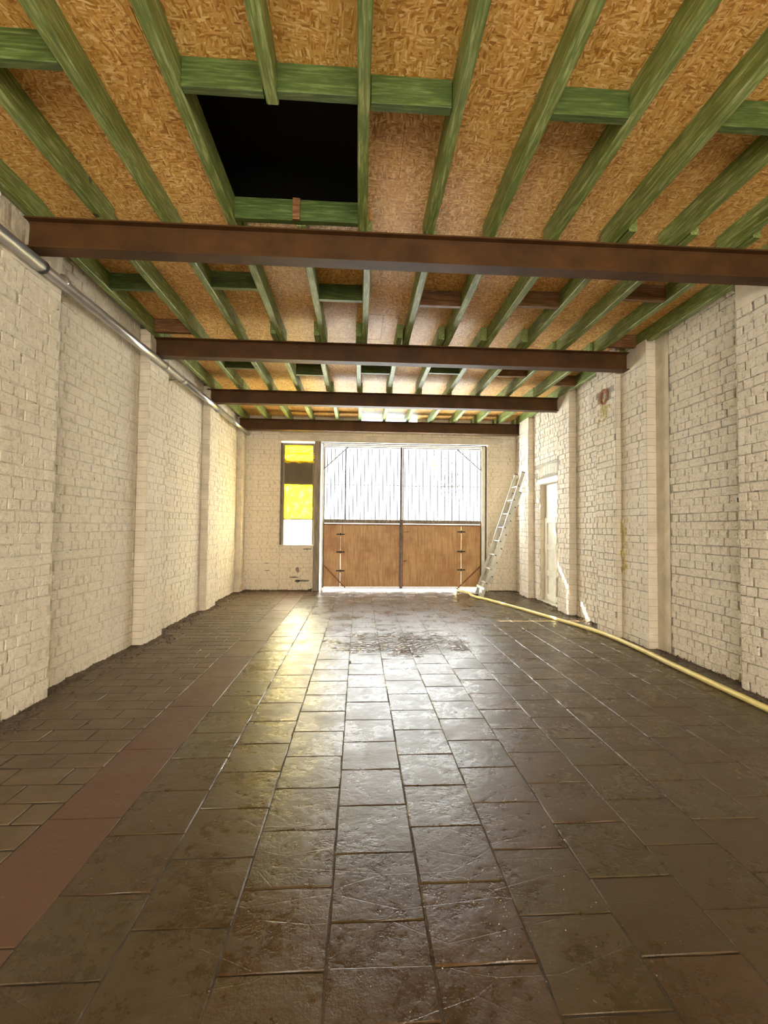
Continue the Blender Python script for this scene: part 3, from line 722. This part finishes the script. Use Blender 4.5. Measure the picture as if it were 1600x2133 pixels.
# ---------------------------------------------------------------- pipe on the left wall
PIPE = empty('drain_pipe', (XLP+.048, 0, 3.13)); tag(PIPE, 'long grey metal pipe running along the top of the left wall', 'pipe')
def pch(mb, name, m, smooth=True):
    mb.v = [(x-(XLP+.048), y, z-3.13) for x, y, z in mb.v]; return mb.build(name, m, PIPE, 0, smooth)
PX, PZ = XLP+.048, 3.125
pch(MB().tube([(PX, YBACK+.1, PZ-.03), (PX, 3.25, PZ-.01)], .045, 24), 'pipe_section', M_STEEL)
pch(MB().tube([(PX, 3.2, PZ-.01), (PX, 5.9, PZ+.02)], .0395, 24), 'pipe_section', M_STEEL)
pch(MB().tube([(PX, 5.85, PZ+.02), (PX, 8.0, PZ+.03)], .043, 24), 'pipe_section', M_STEEL)
pch(MB().tube([(PX, 7.95, PZ+.03), (PX, 9.16, PZ+.035)], .039, 24), 'pipe_section', M_STEEL)
pch(MB().tube([(PX, 3.235, PZ-.01), (PX, 3.255, PZ-.01)], .048, 24), 'pipe_seal', M_BLACK)
for y in (3.45, 5.25, 5.75, 7.2):
    pch(MB().tube([(PX, y, PZ+.012), (PX, y+.025, PZ+.012)], .0465, 24).bar((PX, y+.012, PZ+.01), (XLP if any(a < y < b for a, b in PL) else XL, y+.012, PZ+.01), .02, .02), 'pipe_clip', M_ALU)

# ---------------------------------------------------------------- ladder
LAD = empty('ladder', (2.26, 8.39, 0)); tag(LAD, 'aluminium extension ladder leaning on the far right pier', 'ladder')
A0, A1 = Vector((2.255, 0, 0)), Vector((3.045, 0, 2.345)); dl = (A1-A0).normalized(); Ln = (A1-A0).length
nl = Vector((dl.z, 0, -dl.x))       # towards the wall side
def lch(mb, name, m, bevel=0, smooth=False):
    mb.v = [(x-2.26, y-8.39, z) for x, y, z in mb.v]; return mb.build(name, m, LAD, bevel, smooth)
def sec(s0, s1, off, y0, y1):
    for y in (y0, y1):
        a = A0+dl*s0+nl*off; b = A0+dl*s1+nl*off
        if a.z < .012: a = a + dl*(.012-a.z)/dl.z
        lch(MB().bar((a.x, y, a.z), (b.x, y, b.z), .024, .062, tuple(nl)), 'rail', M_ALU, .003)
        e_ = b+dl*.012; lch(MB().bar((b.x, y, b.z), (e_.x, y, e_.z), .027, .065, tuple(nl)), 'end_cap', M_BLACK)
    k = 0.30 if s0 < .1 else s0+.12
    while k < s1-.05:
        c = A0+dl*k+nl*off
        r_ = lch(MB().tube([(c.x, y0-.016, c.z), (c.x, y1+.016, c.z)], .015, 10), 'rung', M_ALU, 0, True)
        lch(MB().tube([(c.x, y0-.0185, c.z), (c.x, y0-.016, c.z)], .012, 10), 'rung_plug', M_BLACK)
        k += .272
sec(0.0, Ln, 0, 8.20, 8.58)
sec(.33, 2.10, .068, 8.225, 8.555)
for y in (8.2, 8.58): 
    c = A0; lch(MB().box(c.x-.03, c.x+.045, y-.018, y+.018, 0.0, .03), 'foot', M_BLACK)
c = A0+dl*.20; lch(MB().bar((c.x-.02, 8.12, c.z), (c.x-.02, 8.64, c.z), .03, .05), 'stabiliser_bar', M_ALU, .004)

# ---------------------------------------------------------------- hose
hp = [(2.02, 9.30), (2.06, 9.05), (2.16, 8.75), (2.14, 8.45), (2.19, 8.2), (2.30, 7.95), (2.44, 7.5), (2.57, 7.1), (2.68, 6.7), (2.79, 6.3), (2.90, 5.9), (2.975, 5.55), (3.01, 5.25), (3.015, 4.9), (3.00, 4.5), (2.975, 4.1), (2.955, 3.6), (2.935, 3.1), (2.90, 2.5), (2.85, 1.6), (2.8, .6)]
def cr(P, n=6):
    out = []
    for i in range(len(P)-1):
        p0, p1, p2, p3 = P[max(i-1, 0)], P[i], P[i+1], P[min(i+2, len(P)-1)]
        for k in range(n):
            t = k/n; out.append(tuple(.5*((2*b)+(-a+c)*t+(2*a-5*b+4*c-d)*t*t+(-a+3*b-3*c+d)*t**3) for a, b, c, d in zip(p0, p1, p2, p3)))
    return out+[P[-1]]
HR = .024
hose = MB().tube([(x, y, HR+.003) for x, y in cr(hp)], HR, 12).build('hose', M_HOSE, None, 0, True)
tag(hose, 'thick pale yellow hose running along the right wall to the ladder foot', 'hose')

# ---------------------------------------------------------------- dirt along the wall feet
def dirt(name, path, w, hmax, label, seed, side):
    mb = MB(); n = len(path); K = 9; vs = []
    for i, (x, y, nx, ny) in enumerate(path):
        amp = .35+.65*abs(mn.noise(Vector((i*.06+seed, seed, 0))))*2; ww = w*(.5+.9*abs(mn.noise(Vector((i*.05, seed, 3)))*2))
        for k in range(K):
            t = k/(K-1); px, py = x+nx*ww*t, y+ny*ww*t
            hgt = hmax*amp*(1-t)**1.5*(.55+.9*abs(mn.noise(Vector((px*22, py*22, seed))))) - (.006 if k == K-1 else 0)
            vs.append((px, py, max(-.008, hgt)))
    mb.add(vs, [(i*K+k, (i+1)*K+k, (i+1)*K+k+1, i*K+k+1) for i in range(n-1) for k in range(K-1)])
    rnd = random.Random(seed)
    for q in range(int(n*1.6)):
        x, y, nx, ny = path[rnd.randrange(n)]; t = rnd.random()**1.5*w*1.8; s = rnd.uniform(.004, .016)
        cx, cy = x+nx*t, y+ny*t; pts = [(cx+rnd.gauss(0, s*.7), cy+rnd.gauss(0, s*.7), .004+rnd.random()*s) for _ in range(4)]
        mb.add(pts+[(cx, cy, s*1.8)], [(0, 1, 4), (1, 2, 4), (2, 3, 4), (3, 0, 4)])
    tag(mb.build(name, M_DIRT, None, 0, False), label, 'dirt', kind='stuff')
def edge_path(X, P, sgn, y0, y1, extra):
    out = []; y = y0
    while y < y1:
        d = 0
        for a in P:
            if a[0]-.02 < y < a[1]+.02: d = a[2] if len(a) > 2 else extra
        out.append((X+sgn*d, y, sgn, 0)); y += .02
    return out
dirt('dirt', edge_path(XL, PL, 1, .5, YE-.03, dP), .15, .030, 'dark crumbly dirt along the foot of the left wall', 2, 1)
dirt('dirt', edge_path(XR, PR, -1, .5, YE-.03, 0), .08, .018, 'thin line of dark dirt along the foot of the right wall', 9, -1)
dirt('dirt', [(XL+.02+i*.02, YE, 0, -1) for i in range(74)], .28, .045, 'heap of brown dirt under the window at the end wall', 5, 1)
dirt('dirt', [(2.68+i*.02, YE, 0, -1) for i in range(28)], .22, .030, 'brown dirt at the end wall behind the ladder', 6, 1)
gr = MB(); rnd = random.Random(12)
for k in range(220):
    m_ = rnd.random()
    if m_ < .45: cx, cy = rnd.gauss(.38, .22), rnd.gauss(1.52, .13)
    elif m_ < .8: cx, cy = rnd.gauss(-1.8, .3), rnd.gauss(2.75, .35)
    else: cx, cy = rnd.uniform(-1, 2.4), rnd.uniform(1.3, 5)
    if project((cx, cy, 0)) is None: continue
    s = rnd.uniform(.0010, .0028)
    pts = [(cx+math.cos(t)*s*rnd.uniform(.7, 1.3), cy+math.sin(t)*s*rnd.uniform(.7, 1.3), .0035) for t in (0, 1.3, 2.6, 3.9, 5.1)]
    gr.add(pts+[(cx, cy, .0035+s*1.1)], [(i, (i+1) % 5, 5) for i in range(5)])
tag(gr.build('grit', plain('pale_grit', (.30, .26, .20), .6, 0, .3, 60, 0)), 'pale grit scattered over the floor tiles in front', 'grit', kind='stuff')

# ---------------------------------------------------------------- outside ground
g = MB().box(-14, 18, YE+.1, 26, -.12, -.02).build('ground', M_GROUND); tag(g, 'pale concrete yard outside, glimpsed under the doors', 'ground', kind='structure')
